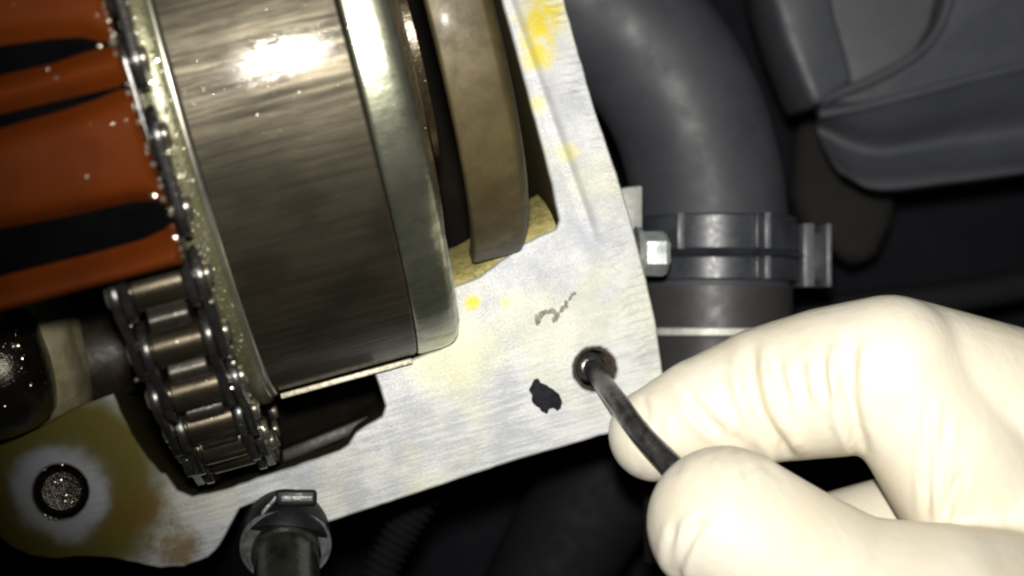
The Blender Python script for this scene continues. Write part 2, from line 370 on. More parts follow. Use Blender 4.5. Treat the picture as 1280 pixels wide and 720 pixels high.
# varnished ledge at the foot of the wheel slot
top = [P(*q, 0)[:2] for q in ((560, 362), (600, 346), (652, 306), (696, 284))]
rows = []
for k in range(9):
    f = k/8; zz = -0.7 - 12*f*f; rows.append([np.array([q[0] + 0.2*f, q[1] - 0.2 + 8.0*f - (1.5*f if i > 1 else 0), zz + rng.normal(0, 0.06)]) for i, q in enumerate(spline([np.array([*t, 0]) for t in top], 8))])
n = len(rows[0]); V = [p for r in rows for p in r]
add('slot_ledge', (V, [(j*n+i, j*n+i+1, (j+1)*n+i+1, (j+1)*n+i) for j in range(8) for i in range(n-1)]), M['ledge'], head)
add('threaded_bore', lathe((HOLE[0], HOLE[1], 0), (0, 0, -1), [(0.5 + 0.35*i, 3.42 if i % 2 else 3.0) for i in range(34)], 48, 0.0, 2*math.pi, fn=lambda t, r, th: 0.06*math.sin(5*th+t)), M['bore'], head, 20)
# sump floor of the chain case
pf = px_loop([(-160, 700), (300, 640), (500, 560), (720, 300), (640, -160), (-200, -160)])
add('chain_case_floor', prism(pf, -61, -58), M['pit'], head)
fin = lathe((0, 0, 0), (0, 0, 1), [(0, 1), (1, 1)], 3)
# a web inside the pocket below the drum
a, b = P(352, 572, -16), P(462, 528, -16)
add('pocket_web', box((a+b)/2 + np.array([0, 0, -6]), (b-a)/2, (0.2, 1.1, 0), (0, 0, 5), 0.5), M['web'], head)

plug = thing('threaded_plug', 'round dark oily plug sunk in the stained corner of the head', 'plug', (PLUG[0], PLUG[1], -8))
add('plug_body', lathe((PLUG[0], PLUG[1], -8), (0, 0, 1), [(0, 3.9), (6.2, 3.9), (6.7, 3.6), (7.0, 3.1), (6.6, 2.9), (6.5, 1.2), (6.55, 0)], 40, fn=lambda t, r, th: 0.0), M['plug'], plug)
V, F = [], []
for k in range(9):
    a_ = random.uniform(0, 6.28); r_ = 2.4*math.sqrt(random.random())
    V, F = join((V, F), blob((PLUG[0]+r_*math.cos(a_), PLUG[1]+r_*math.sin(a_), -1.45), random.uniform(0.25, 0.6), 8, 0.7, 0.15))
o = add('metal_swarf', (V, F), M['pin'], plug); o['kind'] = 'stuff'
V, F = [], []
for a_ in (1.25, 1.9, 3.9, 4.1, 4.3):
    V, F = join((V, F), blob((PLUG[0]+4.2*math.cos(a_), PLUG[1]+4.2*math.sin(a_), 0.05), random.uniform(0.3, 0.5), 8, 0.5, 0.2))
o = add('oil_glints', (V, F), M['glint'], plug); o['kind'] = 'stuff'

# sealant flake and scuffs on the face
fl = [(668, 474), (673, 473), (676, 478), (684, 481), (691, 486), (699, 493), (703, 502), (701, 511), (696, 514), (691, 510), (686, 512), (684, 517), (677, 515), (674, 510), (668, 507), (664, 501), (665, 494), (661, 488), (664, 481)]
tag(add('sealant_flake', prism(px_loop(fl, 0.4, 0.05), -0.05, 0.22, 0.06), M['residue']), 'black ragged flake of sealant stuck on the aluminium face beside the bolt hole', 'sealant flake')
for lab, pts, w in (('faint dark curl of residue on the bare aluminium above the bolt hole', [(673, 407), (672, 399), (680, 391), (690, 390), (697, 394), (693, 401)], 0.30),
                    ('short dark scuff slanting up from the residue curl', [(697, 392), (706, 384), (712, 374), (719, 366)], 0.26)):
    V, F = [], []
    for q in spline([P(*q, 0.0) for q in pts], 11):
        if random.random() < 0.12: continue
        V, F = join((V, F), blob(q + np.array([*rng.normal(0, 0.15, 2), 0.0]), w*random.uniform(0.5, 1.4), 9, 0.06, 0.4))
    tag(add('residue_smear', (V, F), M['smudge']), lab, 'residue')

# ------------------------------------------------------------------ camshaft phaser
AX = 42.0; AXO = (0, AX, 0); U = (1, 0, 0)
ph = thing('camshaft_phaser', 'big brushed steel cylinder with bright rim lying in the cylinder head', 'camshaft phaser', (-28, AX, -48))
add('drum', lathe(AXO, U, [(-39.5, 40), (-39.5, 47.3), (-39.2, 47.8), (-38.9, 48), (-17.5, 48), (-17.2, 47.85), (-17.1, 40)], 256), M['drum'], ph, 25)
add('rim', lathe(AXO, U, [(-16.95, 40), (-16.95, 47.9), (-16.7, 48.1), (-16.3, 48.15), (-13.2, 48.15), (-12.0, 48.0), (-11.2, 47.7), (-10.6, 47.1), (-10.4, 46.2), (-10.4, 30)], 256), M['rim'], ph, 40)
add('flange', lathe(AXO, U, [(-43.6, 40), (-43.6, 48.6), (-43.2, 49.2), (-42.7, 49.4), (-40.6, 49.4), (-40.0, 49.1), (-39.75, 48.5), (-39.7, 40)], 256), M['band'], ph, 40)
add('hub', lathe(AXO, U, [(-10.5, 33), (-8.6, 32.6), (-8.2, 31.5), (-8.0, 20), (-6, 20)], 128), M['hub'], ph, 30)
add('edge_strip', box((-28.4, -6.75, 1.0), (10.3, 0, 0), (0, 0.42, 0), (0, 0, 2.4), 0.15), M['strip'], ph)
add('edge_bead', lathe(AXO, U, [(-39.6 + 0.55*math.cos(math.pi*i/8), 48.1 + 0.55*math.sin(math.pi*i/8)) for i in range(9)], 256), M['bead'], ph, 80)
add('edge_bead', lathe(AXO, U, [(-43.5 + 0.4*math.cos(math.pi*i/8), 49.2 + 0.4*math.sin(math.pi*i/8)) for i in range(9)], 256), M['bead'], ph, 80)
# sprocket under the chain
NT = 37; STEP = 2*math.pi/NT; RC = 55.0; TH0 = math.radians(33.3); CU = -47.6
prof = []
for i in range(NT):
    c0 = TH0 + (i + 0.5)*STEP
    for da, r in ((-0.5, 51.9), (-0.36, 52.3), (-0.22, 54.2), (-0.13, 56.2), (-0.07, 56.8), (0.07, 56.8), (0.13, 56.2), (0.22, 54.2), (0.36, 52.3)):
        t = c0 + da*STEP; prof.append((AX - r*math.sin(t), r*math.cos(t)))
n = len(prof); V = []
for xx in (CU-2.6, CU+2.6): V += [(xx, p[0], p[1]) for p in prof]
add('sprocket', bevelled(V, [tuple(range(n-1, -1, -1)), tuple(range(n, 2*n))] + [(i, (i+1) % n, n+(i+1) % n, n+i) for i in range(n)], 0.25, 1), M['tooth'], ph, 30)
V, F = [], []
for k in range(420):
    t = math.radians(random.triangular(-8, 62, 12)); xx = random.uniform(-43.2, -40.2)
    r = 49.4; V, F = join((V, F), blob((xx, AX-r*math.sin(t), r*math.cos(t)), random.choice((0.07, 0.1, 0.13, 0.18, 0.3)), 7, 0.6, 0.3))
o = add('oil_glints', (V, F), M['glint'], ph); o['kind'] = 'stuff'
V, F = [], []
for k in range(40):
    t = math.radians(random.gauss(9, 5)); xx = random.gauss(-27, 5); xx = min(-18, max(-38, xx))
    r = 48; V, F = join((V, F), blob((xx, AX-r*math.sin(t), r*math.cos(t)), random.uniform(0.05, 0.13), 8, 0.5, 0.25))
o = add('oil_glint_specks', (V, F), M['glint'], ph); o['kind'] = 'stuff'

# wheel beside it in the slot
wh = thing('bearing_cap', 'brown varnished steel bearing cap edge-on in the slot beside the bright rim', 'bearing cap', (0, AX, 0))
RW = 36.9
cp_ = [(-5.2, RW-2.2), (-5.2, RW-0.4), (-5.0, RW-0.1), (-4.7, RW), (-1, RW+0.05), (2.0, RW), (2.5, RW-0.15), (3.5, RW-1.6), (4.1, RW-3.0), (4.25, RW-5.5), (4.2, 20), (3.0, 20), (2.6, RW-6), (0.5, RW-3), (-5.2, RW-2.2)]
add('cap_shell', lathe(AXO, U, cp_, 120, math.radians(-4), math.radians(176)), M['wheel'], wh, 40)

# ------------------------------------------------------------------ timing chain
ch = thing('timing_chain', 'oily steel roller chain wrapped round the wheel next to the drum', 'chain', (CU, AX - RC, 0))
def chain_part(name, data, th, dx=0.0, R=RC):
    o = bpy.data.objects.new(name, data); col.objects.link(o); o.parent = ch
    w = np.array([CU + dx, AX - R*math.sin(th), R*math.cos(th)])
    o.location = Vector(w - WO[ch]) * S; o.rotation_euler = (th, 0, 0); return o
pitch = 2*RC*math.sin(STEP/2)
roll = mesh_data('roller', *lathe((0, 0, 0), U, [(-3.3, 1.6), (-3.3, 2.5), (-3.0, 2.75), (3.0, 2.75), (3.3, 2.5), (3.3, 1.6)], 28), M['chain'], 30)
def eight(t, r, wst):
    pts = []
    for i in range(10): a_ = -math.pi/2 + math.pi*i/9; pts.append((pitch/2 + r*math.cos(a_), r*math.sin(a_)))
    pts.append((0, wst))
    for i in range(10): a_ = math.pi/2 + math.pi*i/9; pts.append((-pitch/2 + r*math.cos(a_), r*math.sin(a_)))
    pts.append((0, -wst)); n = len(pts)
    V = [(s_*t/2, p[0], p[1]) for s_ in (-1, 1) for p in pts]
    return bevelled(V, [tuple(range(n-1, -1, -1)), tuple(range(n, 2*n))] + [(i, (i+1) % n, n+(i+1) % n, n+i) for i in range(n)], 0.2, 2)
ip = mesh_data('inner_plate', *eight(1.2, 3.9, 3.2), M['plate'], 40); op = mesh_data('outer_plate', *eight(1.2, 3.75, 2.9), M['plate'], 40)
pn = mesh_data('pin', *lathe((0, 0, 0), U, [(-6.75, 0.9), (-6.6, 1.35), (-6.2, 1.5), (6.2, 1.5), (6.6, 1.35), (6.75, 0.9)], 20), M['pin'], 40)
bs = mesh_data('bushing', *lathe((0, 0, 0), U, [(-4.9, 1.9), (-4.8, 2.05), (4.8, 2.05), (4.9, 1.9)], 20), M['pin'], 40)
for k in range(-6, 10):
    th = TH0 + k*STEP
    chain_part('roller', roll, th); chain_part('pin', pn, th); chain_part('bushing', bs, th)
    Rm = RC*math.cos(STEP/2); thm = th + STEP/2
    for s_ in (-1, 1):
        if k % 2: chain_part('inner_plate', ip, thm, s_*4.0, Rm)
        else: chain_part('outer_plate', op, thm, s_*5.35, Rm)
V, F = [], []
for k in range(44):
    t = math.radians(random.uniform(-5, 75)); s_ = random.choice((-6.1, -4.6, 4.6, 6.0, 6.1, 6.1)); r = RC + random.uniform(1.0, 3.4)
    V, F = join((V, F), blob((CU+s_+random.uniform(-.2, .2), AX-r*math.sin(t), r*math.cos(t)), random.uniform(0.12, 0.4), 8, 0.8, 0.2))
o = add('oil_glints', (V, F), M['glint'], ch); o['kind'] = 'stuff'

# ------------------------------------------------------------------ amber chain guide
RG = 64.0
def guide_hit(px, py, R=RG):
    d = fwd*FPX + rgt*(px-640) + upv*(360-py); d /= np.linalg.norm(d); o_ = CAM - np.array([0, AX, 0])
    A = d[1]**2+d[2]**2; B = 2*(o_[1]*d[1]+o_[2]*d[2]); c_ = o_[1]**2+o_[2]**2-R*R; D = B*B-4*A*c_
    p = CAM + d*(-B-math.sqrt(max(D, 0)))/(2*A); return p[0], math.atan2(AX-p[1], p[2])
ed = [guide_hit(*q) for q in ((114, -60), (130, 0), (143, 50), (160, 105), (180, 170), (196, 220), (216, 280), (231, 334))]
eth = [e[1] for e in ed]; eu = [e[0] for e in ed]
t_lo, t_hi = eth[0], eth[-1]
def slot(pts):
    """slot as points (px, py top, py bottom) -> rows (u, theta centre, half width mm)"""
    out = []
    for px, a_, b_ in pts:
        u0, t0 = guide_hit(px, a_); u1, t1 = guide_hit(px, b_); out.append(((u0+u1)/2, (t0+t1)/2, abs(t1-t0)*RG/2))
    return sorted(out)
slots = [slot([(-90, 62, 120), (0, 44, 98), (60, 36, 84), (100, 34, 70), (130, 42, 62), (141, 50, 54)]),
         slot([(-90, 160, 196), (0, 134, 167), (80, 115, 144), (120, 106, 130), (150, 99, 117), (159, 99, 111)]),
         slot([(-90, 302, 388), (0, 284, 362), (100, 266, 338), (170, 250, 318), (200, 249, 304), (212, 264, 288)])]
def slot_depth(u, th):
    best = 0
    for s_ in slots:
        uu = [q[0] for q in s_]
        if u > uu[-1] + 0.8: continue
        c_ = np.interp(u, uu, [q[1] for q in s_]); w_ = np.interp(u, uu, [q[2] for q in s_]) * (1 if u < uu[-1] else max(0, 1-(u-uu[-1])/0.8))
        d = abs(th - c_)*RG - w_
        best = max(best, 1/(1+math.exp(min(50, d/0.7))))
    return best
NU, NTH = 150, 190; V, F = [], []; uL = -118.0
ths = [t_lo + (t_hi-t_lo)*j/(NTH-1) for j in range(NTH)]
for j, th in enumerate(ths):
    ur = np.interp(th, eth, eu)
    for i in range(NU):
        f = i/(NU-1); f = 1-(1-f)**1.6; u_ = uL + (ur-uL)*f
        de = min((ur-u_), (t_hi-th)*RG); fil = 0 if de > 1.6 else 1.6-math.sqrt(max(0, 1.6**2-(1.6-de)**2))
        dl = (t_hi-th)*RG
        r = RG - fil - 3.4*slot_depth(u_, th) + 0.8*math.exp(-((dl-1.8)/1.4)**2)
        V.append((u_, AX - r*math.sin(th), r*math.cos(th)))
for j in range(NTH-1):
    for i in range(NU-1): F.append((j*NU+i, j*NU+i+1, (j+1)*NU+i+1, (j+1)*NU+i))
# skirts: lower edge, right end, and underside
def skirt(ids):
    n0 = len(V)
    for k in ids:
        p = V[k]; v = np.array([p[1]-AX, p[2]]); v = v/np.linalg.norm(v)*59.8; V.append((p[0], AX+v[0], v[1]))
    for q in range(len(ids)-1): F.append((ids[q], ids[q+1], n0+q+1, n0+q))
skirt([(NTH-1)*NU+i for i in range(NU)]); skirt([j*NU+NU-1 for j in range(NTH)])
gd = thing('chain_guide', 'glossy amber orange plastic chain guide with long slots covering the chain', 'chain guide', (-75, AX, 59.8))
add('guide_plate', (V, F), M['guide'], gd, 50)
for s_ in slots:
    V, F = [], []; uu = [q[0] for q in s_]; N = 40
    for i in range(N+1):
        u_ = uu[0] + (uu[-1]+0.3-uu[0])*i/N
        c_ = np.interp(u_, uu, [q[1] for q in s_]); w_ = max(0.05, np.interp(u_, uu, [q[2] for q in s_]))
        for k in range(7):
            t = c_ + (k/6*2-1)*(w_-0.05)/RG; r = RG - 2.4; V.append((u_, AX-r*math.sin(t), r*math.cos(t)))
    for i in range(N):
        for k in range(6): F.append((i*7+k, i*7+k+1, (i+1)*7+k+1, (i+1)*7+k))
    add('slot_shade_sheet', (V, F), M['slot_shade'], gd)  # added dark sheet, paints the shade within the open slot
V, F = [], []
drops = [(17, 6, .22), (122, 55, .3), (139, 50, .5), (143, 66, .3), (58, 85, .15), (70, 97, .2), (112, 155, .14), (141, 155, .2), (39, 211, .2), (108, 221, .26), (192, 246, .5), (22, 365, .35), (105, 342, .2), (138, 336, .22), (147, 333, .18), (66, 212, .12)]
for k in range(60):
    py = random.uniform(-5, 325); drops.append((np.interp(py, [0, 50, 105, 170, 220, 280, 324], [130, 143, 160, 180, 196, 216, 229]) - random.uniform(-1, 4), py, random.choice((.08, .1, .14, .2, .34))))
for px, py, r_ in drops:
    u_, t = guide_hit(px, py); r = RG - 0.15 - (0.9 if r_ else 0)*0 - 3.2*slot_depth(u_, t)*0.6
    de = np.interp(t, eth, eu) - u_
    if de < 1.6: r -= 0.5
    V, F = join((V, F), blob((u_, AX-r*math.sin(t), r*math.cos(t)), r_, 10, 0.7, 0.1))
o = add('oil_glints', (V, F), M['glint'], gd); o['kind'] = 'stuff'

# ------------------------------------------------------------------ camshaft nose at the left
jc = P(8, 460, 2.0)
cs = thing('camshaft_nose', 'black oily shaft end with tan collar beside the roller chain', 'camshaft', (jc[0], jc[1], -10))
jo = (jc[0], jc[1], 0.0)
add('journal', lathe(jo, U, [(-25, 10.4), (-2, 10.35), (-0.5, 10.2), (1.5, 9.85), (3.6, 9.1), (5.2, 7.6), (6.2, 5.0), (6.7, 2.4), (6.8, 0)], 72), M['journal'], cs, 50)
cl = add('collar', lathe((jo[0], jo[1]+0.8, -8.5), U, [(0.2, 11.4), (3.0, 11.6), (5.5, 11.4), (7.8, 10.4), (9.2, 8.8), (9.9, 6.4), (10.2, 4.6), (10.6, 4.2)], 72), M['collar'], cs, 50)
V, F = [], []
for k in range(48):
    f_ = random.uniform(-3, 4.5); t = math.radians(random.gauss(-6, 16)); rr_ = np.interp(f_, [-25, -2, -0.5, 1.5, 3.6, 5.2], [10.4, 10.35, 10.2, 9.85, 9.1, 7.6])
    V, F = join((V, F), blob((jo[0]+f_, jo[1]-rr_*math.sin(t), rr_*math.cos(t)), random.choice((.1, .15, .2, .3, .45)), 8, 0.5, 0.3))
o = add('oil_glints', (V, F), M['glint'], cs); o['kind'] = 'stuff'  # oil blobs added for the sparkle near the journal highlight
add('stub', lathe((jo[0], jo[1]-1.5, -14), U, [(9, 7.5), (14, 7.4), (17.0, 6.6), (17.4, 3)], 48), M['web'], cs, 40)

# ------------------------------------------------------------------ coolant hose, plastic clamp, fittings
HZ = -45.0; k = mmpx(HZ)
hp = spline([P(890, 420, HZ), P(891, 350, HZ), P(889, 285, HZ), P(880, 215, HZ), P(853, 130, HZ), P(800, 50, HZ), P(715, -25, HZ), P(600, -90, HZ), P(480, -130, HZ)], 12)
RH = 98*k
tag(add('coolant_hose', tube(hp, [RH*(1.0 + 0.0*i) for i in range(len(hp))], 64), M['hose'], angle=60), 'thick black rubber coolant hose curving down into the plastic clamp', 'hose')
upw = (P(890, 100, HZ) - P(890, 400, HZ)); upw /= np.linalg.norm(upw)
_, ha, hb = frame(upw)
side = P(990, 315, HZ) - P(890, 315, HZ); side /= np.linalg.norm(side); out_ = np.cross(side, upw); out_ *= (1 if out_[2] > 0 else -1)
c0 = P(892, 350, HZ)
hc = thing('hose_clamp', 'black plastic ribbed clamp around the coolant hose', 'hose clamp', (c0[0], c0[1], HZ - RH - 2))
Lb = 46*k; L2 = 31*k; lo = P(892, 353, HZ); R1 = RH + 1.3
def bandp(t0, t1, r): return [(t0, RH-1), (t0, r-0.35), (t0+0.35, r), (t1-0.35, r), (t1, r-0.35), (t1, RH-1)]
band0 = add('band', lathe(lo, upw, bandp(0, L2 - 1.5*k, R1), 96), M['clampp'], hc)
band1 = add('band', lathe(lo, upw, bandp(L2 + 6*k, L2 + Lb + 4*k, R1), 96), M['clampp'], hc)
add('ridge', lathe(lo, upw, [(L2-1.2*k, RH-1), (L2-1.2*k, R1+0.6), (L2+2*k, R1+1.3), (L2+5.7*k, R1+0.6), (L2+5.7*k, RH-1)], 96), M['clampp'], hc, 50)
def rib(px, t0, t1, wpx, dep, mat, par):
    s_ = (px-892)*k; d_ = math.sqrt(max(0.0, (R1-0.3)**2 - s_**2)) if abs(s_) < R1-0.3 else 0.0
    c_ = lo + side*s_ + out_*(d_ + dep/2) + upw*((t0+t1)/2*k)
    add('rib', box(c_, side*wpx*k/2, upw*(t1-t0)/2*k, out_*(dep/2+0.5), 0.12), mat, par)
for px, wpx, mt in ((830, 8, 'rib'), (921, 4, 'clampp'), (935, 7, 'rib')):
    rib(px, 38, 82, wpx, 0.9, M[mt], band1)
    if px > 850: rib(px, 1, 29, wpx, 0.9, M[mt], band0)
for px, w_ in ((1005, 14), (1031, 6)):
    c_ = lo + side*(px-892)*k + upw*33*k + out_*1.0
    add('tab', box(c_, side*w_*k/2, upw*40*k, out_*5, 0.2), M['rib'], hc)
add('tab_bridge', box(lo + side*(1016-892)*k + upw*33*k - out_*0.5, side*16*k, upw*30*k, out_*2.5, 0.2), M['clampp'], hc)
# pipe neck below the clamp
nk = thing('pipe_neck', 'black pipe neck with a pale ring below the hose clamp', 'pipe', (c0[0], c0[1]-10, HZ - RH))
b0 = P(892, 700, HZ)
add('neck', lathe(b0, upw, [(0, RH*0.9), (270*k, RH*0.9), (286*k, RH*0.93), (286.5*k, RH*1.02), (345*k, RH*1.02), (345*k, RH*0.6)], 72), M['neck'], nk)
add('pale_ring', lathe(b0, upw, [(284*k, RH*0.9), (284*k, RH*1.06), (285*k, RH*1.09), (293*k, RH*1.09), (294*k, RH*1.06), (294*k, RH*0.9)], 72), M['paleband'], nk)
# bright bolt and bracket peeping out behind the head
bz = -16.0; bk = mmpx(bz); bo = P(770, 317, bz); bd = P(838, 317, bz) - bo; bd /= np.linalg.norm(bd)
bt = thing('zinc_bolt', 'shiny zinc bolt poking out between head and black clamp', 'bolt', (bo[0]+5, bo[1], bz-4))
bh = add('bolt_head', lathe(bo, bd, [(34*bk, 3.0), (36*bk, 3.7), (60*bk, 3.8), (65*bk, 3.4), (67*bk, 2.6), (67*bk, 1.4), (62*bk, 1.2), (62*bk, 0)], 6), M['zinc'], bt, 20)
add('bolt_flange', lathe(bo, bd, [(24*bk, 3.4), (25*bk, 4.6), (32*bk, 4.4), (35*bk, 3.2)], 32), M['zinc'], bh)
add('shank', lathe(bo, bd, [(0, 2.2), (30*bk, 2.2)], 20), M['zinc'], bt)
bz = -24.0; q0 = P(770, 265, bz)
ex = P(797, 262, bz) - q0
tag(add('bracket_block', box(q0 + ex*0.5, ex*0.5, (P(770, 235, bz)-P(770, 290, bz))/2, (0, 0, 5), 0.5), M['block']), 'dull grey metal block showing just past the edge of the head', 'bracket')

# ------------------------------------------------------------------ fan shroud at upper right
sz = -95.0
sh = thing('fan_shroud', 'dark grey moulded plastic shroud with curved ribs behind the hose', 'shroud', (*P(1150, 100, sz)[:2], sz-16))
def pxs(pts, z, n=8): return [p[:2] for p in spline([np.array([*P(a, b, z)[:2], 0]) for a, b in pts], n)]
# lower trough: swept sheet from the second ridge down to the lip
cur = [[(1026, 128), (1100, 128), (1180, 108), (1280, 84), (1420, 50)],
       [(1022, 146), (1100, 160), (1190, 140), (1280, 122), (1420, 90)],
       [(1022, 160), (1090, 186), (1190, 172), (1280, 160), (1420, 136)],
       [(1027, 178), (1080, 206), (1190, 197), (1280, 188), (1420, 168)],
       [(1040, 203), (1088, 226), (1190, 218), (1280, 208), (1420, 190)],
       [(1052, 218), (1098, 238), (1190, 229), (1280, 217), (1420, 198)],
       [(1056, 222), (1100, 242), (1190, 233), (1280, 221), (1420, 202)]]
zz = [-88, -95, -104, -101, -96, -97, -112]
cols = np.array([spline([P(a, b, z_) for a, b in r], 8) for r, z_ in zip(cur, zz)])
fine_ = np.array([spline(cols[:, i], 6) for i in range(cols.shape[1])])
n1, n2 = fine_.shape[:2]; V = [p for r in fine_ for p in r]
add('lower_trough', (V, [(i*n2+j, i*n2+j+1, (i+1)*n2+j+1, (i+1)*n2+j) for i in range(n1-1) for j in range(n2-1)]), M['shroud'], sh, 60)
back = [(985, -120), (990, 0), (1005, 60), (1022, 126), (1032, 145), (1100, 140), (1420, 60), (1420, -120)]
add('back_panel', prism([P(a, b, -108)[:2] for a, b in back], -114, -108, 0.8), M['shroud'], sh)
st = [(945, -120), (968, 0), (985, 55), (1003, 100), (1017, 132), (1030, 128), (1069, 100), (1058, 60), (1046, 20), (1038, -20), (1020, -120)]
add('upright_strip', prism([P(a, b, -90)[:2] for a, b in st], -112, -90, 1.6), M['shroud'], sh, 50)
def ridge(name, pts, z, r):
    pth = spline([P(a, b, z) for a, b in pts], 10); add(name, tube(pth, r, 16), M['shroud'], sh, 60)
ridge('rib', [(1026, 126), (1060, 112), (1100, 95), (1140, 72), (1165, 48), (1180, 20), (1192, -30), (1200, -120)], -92, 1.1)
ridge('rib', [(1024, 143), (1080, 133), (1150, 115), (1210, 99), (1280, 82), (1420, 46)], -88, 1.0)
pl_ = [(1030, 128), (1060, 114), (1100, 97), (1140, 74), (1165, 50), (1182, 20), (1196, -40), (1204, -120), (1420, -120), (1420, 48), (1280, 82), (1180, 108), (1090, 130)]
add('upper_panel', prism([P(a, b, -96)[:2] for a, b in pl_], -108, -96, 1.0), M['shroud'], sh, 50)
# murky bracket under the shroud
mz = -150.0
mk = [(1000, 150), (1130, 150), (1128, 230), (1118, 280), (1100, 318), (1080, 332), (1058, 326), (1035, 300), (1008, 285), (995, 240)]
tag(add('plastic_bracket', prism([P(a, b, mz)[:2] for a, b in mk], mz-10, mz, 3.5), M['murk'], angle=60), 'dim brown-black plastic bracket hanging under the grey shroud', 'bracket')

# ------------------------------------------------------------------ small hose with spring clip at the bottom
Cc = P(357, 679, 0); pd = 0.15*rgt - 0.50*upv - 0.85*fwd; pd /= np.linalg.norm(pd)
hpth = spline([P(280, 820, -60), P(312, 745, -34), P(338, 702, -14), Cc - pd*3.0, Cc + pd*0.1], 8)
tag(add('small_hose', tube(hpth, 6.75, 48), M['rubber'], angle=60), 'black rubber hose end under the spring clip at the head edge', 'hose')
pp = thing('coolant_pipe', 'dirty green-grey metal pipe pushed into the spring-clipped hose', 'pipe', tuple(Cc))
add('pipe_tube', lathe(Cc, pd, [(-3.0, 4.6), (1.4, 4.9), (1.8, 5.3), (2.8, 5.3), (3.3, 4.9), (27, 4.9)], 56), M['pipe'], pp)
add('pale_band', lathe(Cc, pd, [(17.0, 4.9), (17.1, 5.15), (24, 5.15), (24.1, 4.9)], 56), M['pipeend'], pp)
sc_ = thing('spring_clip', 'grey steel spring clip with a flat tab around the small hose', 'hose clip', tuple(Cc - np.array([0, 0, 8])))
add('clip_ring', lathe(Cc, pd, [(0.1, 6.45), (0.1, 6.8), (0.25, 7.0), (0.9, 7.0), (1.1, 6.9), (1.15, 6.7), (1.0, 6.4), (0.6, 6.35)], 72), M['clip'], sc_)
tz = 5.0; t0, t1 = P(345, 623, tz), P(394, 623, tz); tv = (t1-t0)/np.linalg.norm(t1-t0); tn = upv - tv*(upv @ tv)
ctab = add('clip_tab', box((t0+t1)/2 - fwd*(-0.6), (t1-t0)*0.53, tn*1.25, fwd*0.6, 0.5), M['rubber'], sc_, 60)
add('tab_strip', box((t0+t1)/2 + tv*0.2 - fwd*0.1, (t1-t0)*0.40, tn*0.45, fwd*0.25, 0.15), M['clip'], ctab)
add('clip_ear', box(P(338, 630, 4), (P(349, 619, 4)-P(327, 643, 4))/2, tn*0.45, (0, 0, 0.8), 0.2), M['clip'], sc_)
# conduit and dark hoses in the gap under the head
cz = -60.0
cp = spline([P(560, 560, cz), P(525, 625, cz), (P(495, 675, cz)), P(468, 730, cz), P(440, 800, cz)], 40)
tag(add('corrugated_conduit', tube(cp, [3.2 + 0.55*math.sin(i*0.9) for i in range(len(cp))], 24), M['gloom'], angle=70), 'thin black corrugated conduit in the gap under the head', 'conduit')
dz = -120.0
dp_ = spline([P(900, 470, dz), P(800, 560, dz), P(720, 660, dz), P(660, 780, dz)], 10)
tag(add('lower_hose', tube(dp_, 14.0, 40), M['gloom'], angle=60), 'dim black hose running down behind the gloved fingers', 'hose')
dz = -130.0
dp_ = spline([P(1400, 330, dz), P(1200, 370, dz), P(1020, 395, dz), P(900, 470, dz)], 10)
tag(add('cross_pipe', tube(dp_, 4.0, 24), M['gloom'], angle=60), 'thin dark pipe crossing behind the clamp above the gloved knuckle', 'pipe')

# ------------------------------------------------------------------ rod held in the bolt hole
rp = spline([np.array([HOLE[0]-0.3, HOLE[1]+0.3, -9.0]), np.array([HOLE[0]-0.1, HOLE[1]+0.1, -3.0]), P(750, 474, 2.0), P(770, 500, 9.0), P(802, 543, 16.5), P(838, 580, 21.0), P(880, 622, 24.0)], 8)
rd = thing('steel_rod', 'thin grey steel rod pinched by the glove and pushed into the bolt hole', 'rod', tuple(rp[0]))
add('rod_shaft', tube(rp, np.linspace(1.4, 1.85, len(rp)), 24), M['rod'], rd, 60)
add('rod_tip', lathe((HOLE[0]-0.3, HOLE[1]+0.3, -9), (0, 0, 1), [(0, 1.0), (0.5, 2.0), (4.2, 2.5), (5.6, 2.5), (6.3, 2.0), (6.6, 1.2)], 24), M['rod'], rd, 50)

# ------------------------------------------------------------------ gloved hand
def rc(p0, r0, p1, r1, n=28):
    """closed round-ended cone"""
    p0, p1 = np.asarray(p0, float), np.asarray(p1, float); L = np.linalg.norm(p1-p0)
    d = (p1-p0)/L; prof = []
    for i in range(9): a_ = math.pi/2*i/8; prof.append((-r0*math.cos(a_), r0*math.sin(a_) if i else 0.0))
    for i in range(9): a_ = math.pi/2*i/8; prof.append((L + r1*math.sin(a_), r1*math.cos(a_) if i < 8 else 0.0))
    return lathe(p0, d, prof, n)
def chainv(js):
    g = []
    J = [(P(a, b, z_), r_*mmpx(z_)) for a, b, z_, r_ in js]
    for (a, ra), (b, rb) in zip(J[:-1], J[1:]): g.append(rc(a, ra, b, rb))
    return g
parts = []
parts += chainv([(820, 543, 8.5, 61), (880, 517, 10, 73), (960, 493, 12, 88), (1035, 478, 16, 97), (1112, 464, 21, 99)])         # index finger
parts += chainv([(1112, 462, 21, 97), (1165, 530, 21, 98), (1225, 620, 21, 106), (1330, 740, 20, 140)])                          # its base
parts += chainv([(1118, 462, 19, 96), (1262, 512, 18, 108), (1440, 600, 16, 150)])                                              # back of the hand
parts += chainv([(906, 655, 32, 100), (985, 705, 33, 104), (1065, 745, 34, 104), (1180, 775, 36, 125), (1400, 840, 30, 170)])    # thumb
parts += chainv([(985, 705, -4, 64), (1060, 679, -2, 70), (1150, 658, 2, 74), (1300, 660, 8, 90)])                               # middle finger
parts += chainv([(1090, 800, -6, 66), (1200, 760, -4, 74), (1330, 740, 4, 90)])                                                  # ring finger
parts += chainv([(1180, 880, -8, 56), (1270, 840, -6, 64), (1380, 800, 2, 80)])                                                  # little finger
parts += chainv([(1300, 680, 20, 150), (1420, 760, 20, 190), (1620, 900, 14, 170), (1900, 1080, 4, 180)])                       # palm and wrist
V, F = join(*parts)
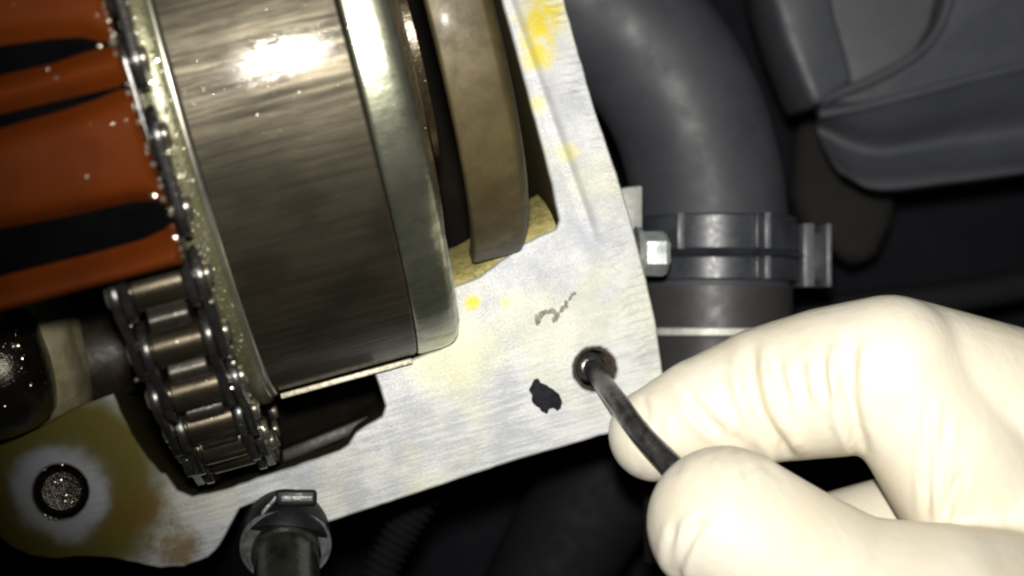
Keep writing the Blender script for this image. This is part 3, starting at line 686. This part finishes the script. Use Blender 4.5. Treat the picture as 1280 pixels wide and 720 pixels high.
me = bpy.data.meshes.new('hand_tmp'); me.from_pydata([tuple(v) for v in V], [], F)
tmp = bpy.data.objects.new('hand_tmp', me); col.objects.link(tmp)
rm = tmp.modifiers.new('r', 'REMESH'); rm.mode = 'VOXEL'; rm.voxel_size = 0.6
sm = tmp.modifiers.new('s', 'SMOOTH'); sm.iterations = 12; sm.factor = 0.5
dg = bpy.context.evaluated_depsgraph_get(); dg.update()
em = bpy.data.meshes.new_from_object(tmp.evaluated_get(dg))
nv = len(em.vertices); co = np.empty(nv*3); em.vertices.foreach_get('co', co); co = co.reshape(-1, 3)
no = np.empty(nv*3); em.vertices.foreach_get('normal', no); no = no.reshape(-1, 3)
HF = [tuple(p.vertices) for p in em.polygons]
bpy.data.objects.remove(tmp); bpy.data.meshes.remove(me)
# creases of the thin latex: (polyline, z, depth, width mm)
dd = co - CAM; ww = dd @ fwd; qx = 640 + FPX*(dd @ rgt)/ww; qy = 360 - FPX*(dd @ upv)/ww
facing = np.clip(-(no * (dd/np.linalg.norm(dd, axis=1)[:, None])).sum(1)*3, 0, 1)
creases = [([(938, 428), (939, 470), (950, 515), (972, 552), (995, 580)], 1.0, 9), ([(858, 488), (868, 508), (885, 526), (905, 545)], 0.8, 7),
           ([(1064, 425), (1062, 470), (1066, 520), (1082, 570)], 1.3, 9), ([(1000, 450), (1003, 478), (1010, 500)], 0.55, 7), ([(1026, 448), (1029, 475), (1036, 500)], 0.55, 7),
           ([(1046, 445), (1050, 475), (1057, 505)], 0.45, 6), ([(968, 445), (975, 475), (985, 500)], 0.5, 7), ([(1158, 500), (1160, 560), (1160, 650)], 0.5, 6), ([(1202, 590), (1190, 620), (1180, 650)], 0.7, 7),
           ([(1180, 520), (1176, 580), (1178, 640)], 0.4, 6), ([(846, 655), (838, 690), (836, 725)], 0.5, 6), ([(884, 645), (862, 672), (848, 705), (846, 730)], 0.7, 7),
           ([(800, 495), (806, 512), (808, 530)], 0.4, 6), ([(905, 470), (912, 500), (926, 530)], 0.3, 6)]
for _ in range(46):                          # fine random puckers
    x0, y0 = random.uniform(800, 1080), random.uniform(430, 585); an = random.gauss(1.45, 0.35); L_ = random.uniform(12, 38)
    creases.append(([(x0, y0), (x0+L_*0.5*math.cos(an)+random.uniform(-4, 4), y0+L_*0.5*math.sin(an)), (x0+L_*math.cos(an), y0+L_*math.sin(an))], random.uniform(0.06, 0.2), random.uniform(4.5, 7)))
disp = np.zeros(nv)
for pts, dep, wid in creases:
    pl2 = spline([np.array([a, b, 0.0]) for a, b in pts], 6)[:, :2]; best = np.full(nv, 1e9); sgn = np.zeros(nv); tt = np.zeros(nv); m_ = len(pl2)-1
    for i in range(m_):
        a, b = pl2[i], pl2[i+1]; ab = b-a; t = np.clip(((qx-a[0])*ab[0]+(qy-a[1])*ab[1])/(ab@ab), 0, 1)
        dx, dy = qx-a[0]-t*ab[0], qy-a[1]-t*ab[1]; d = np.hypot(dx, dy); w_ = d < best
        best = np.where(w_, d, best); sgn = np.where(w_, np.sign(ab[0]*dy-ab[1]*dx), sgn); tt = np.where(w_, (i+t)/m_, tt)
    fade = np.clip(np.minimum(tt, 1-tt)*5+0.15, 0, 1)
    disp += fade*facing*dep*(-np.exp(-(best/wid)**2) + 0.55*np.exp(-((best-wid*1.9)/(wid*1.1))**2))
co = co + no*disp[:, None]
hand = add('gloved_hand', (co, HF), M['glove'], angle=180)
tag(hand, 'hand in a cream latex glove pinching a steel rod between thumb and finger', 'hand')
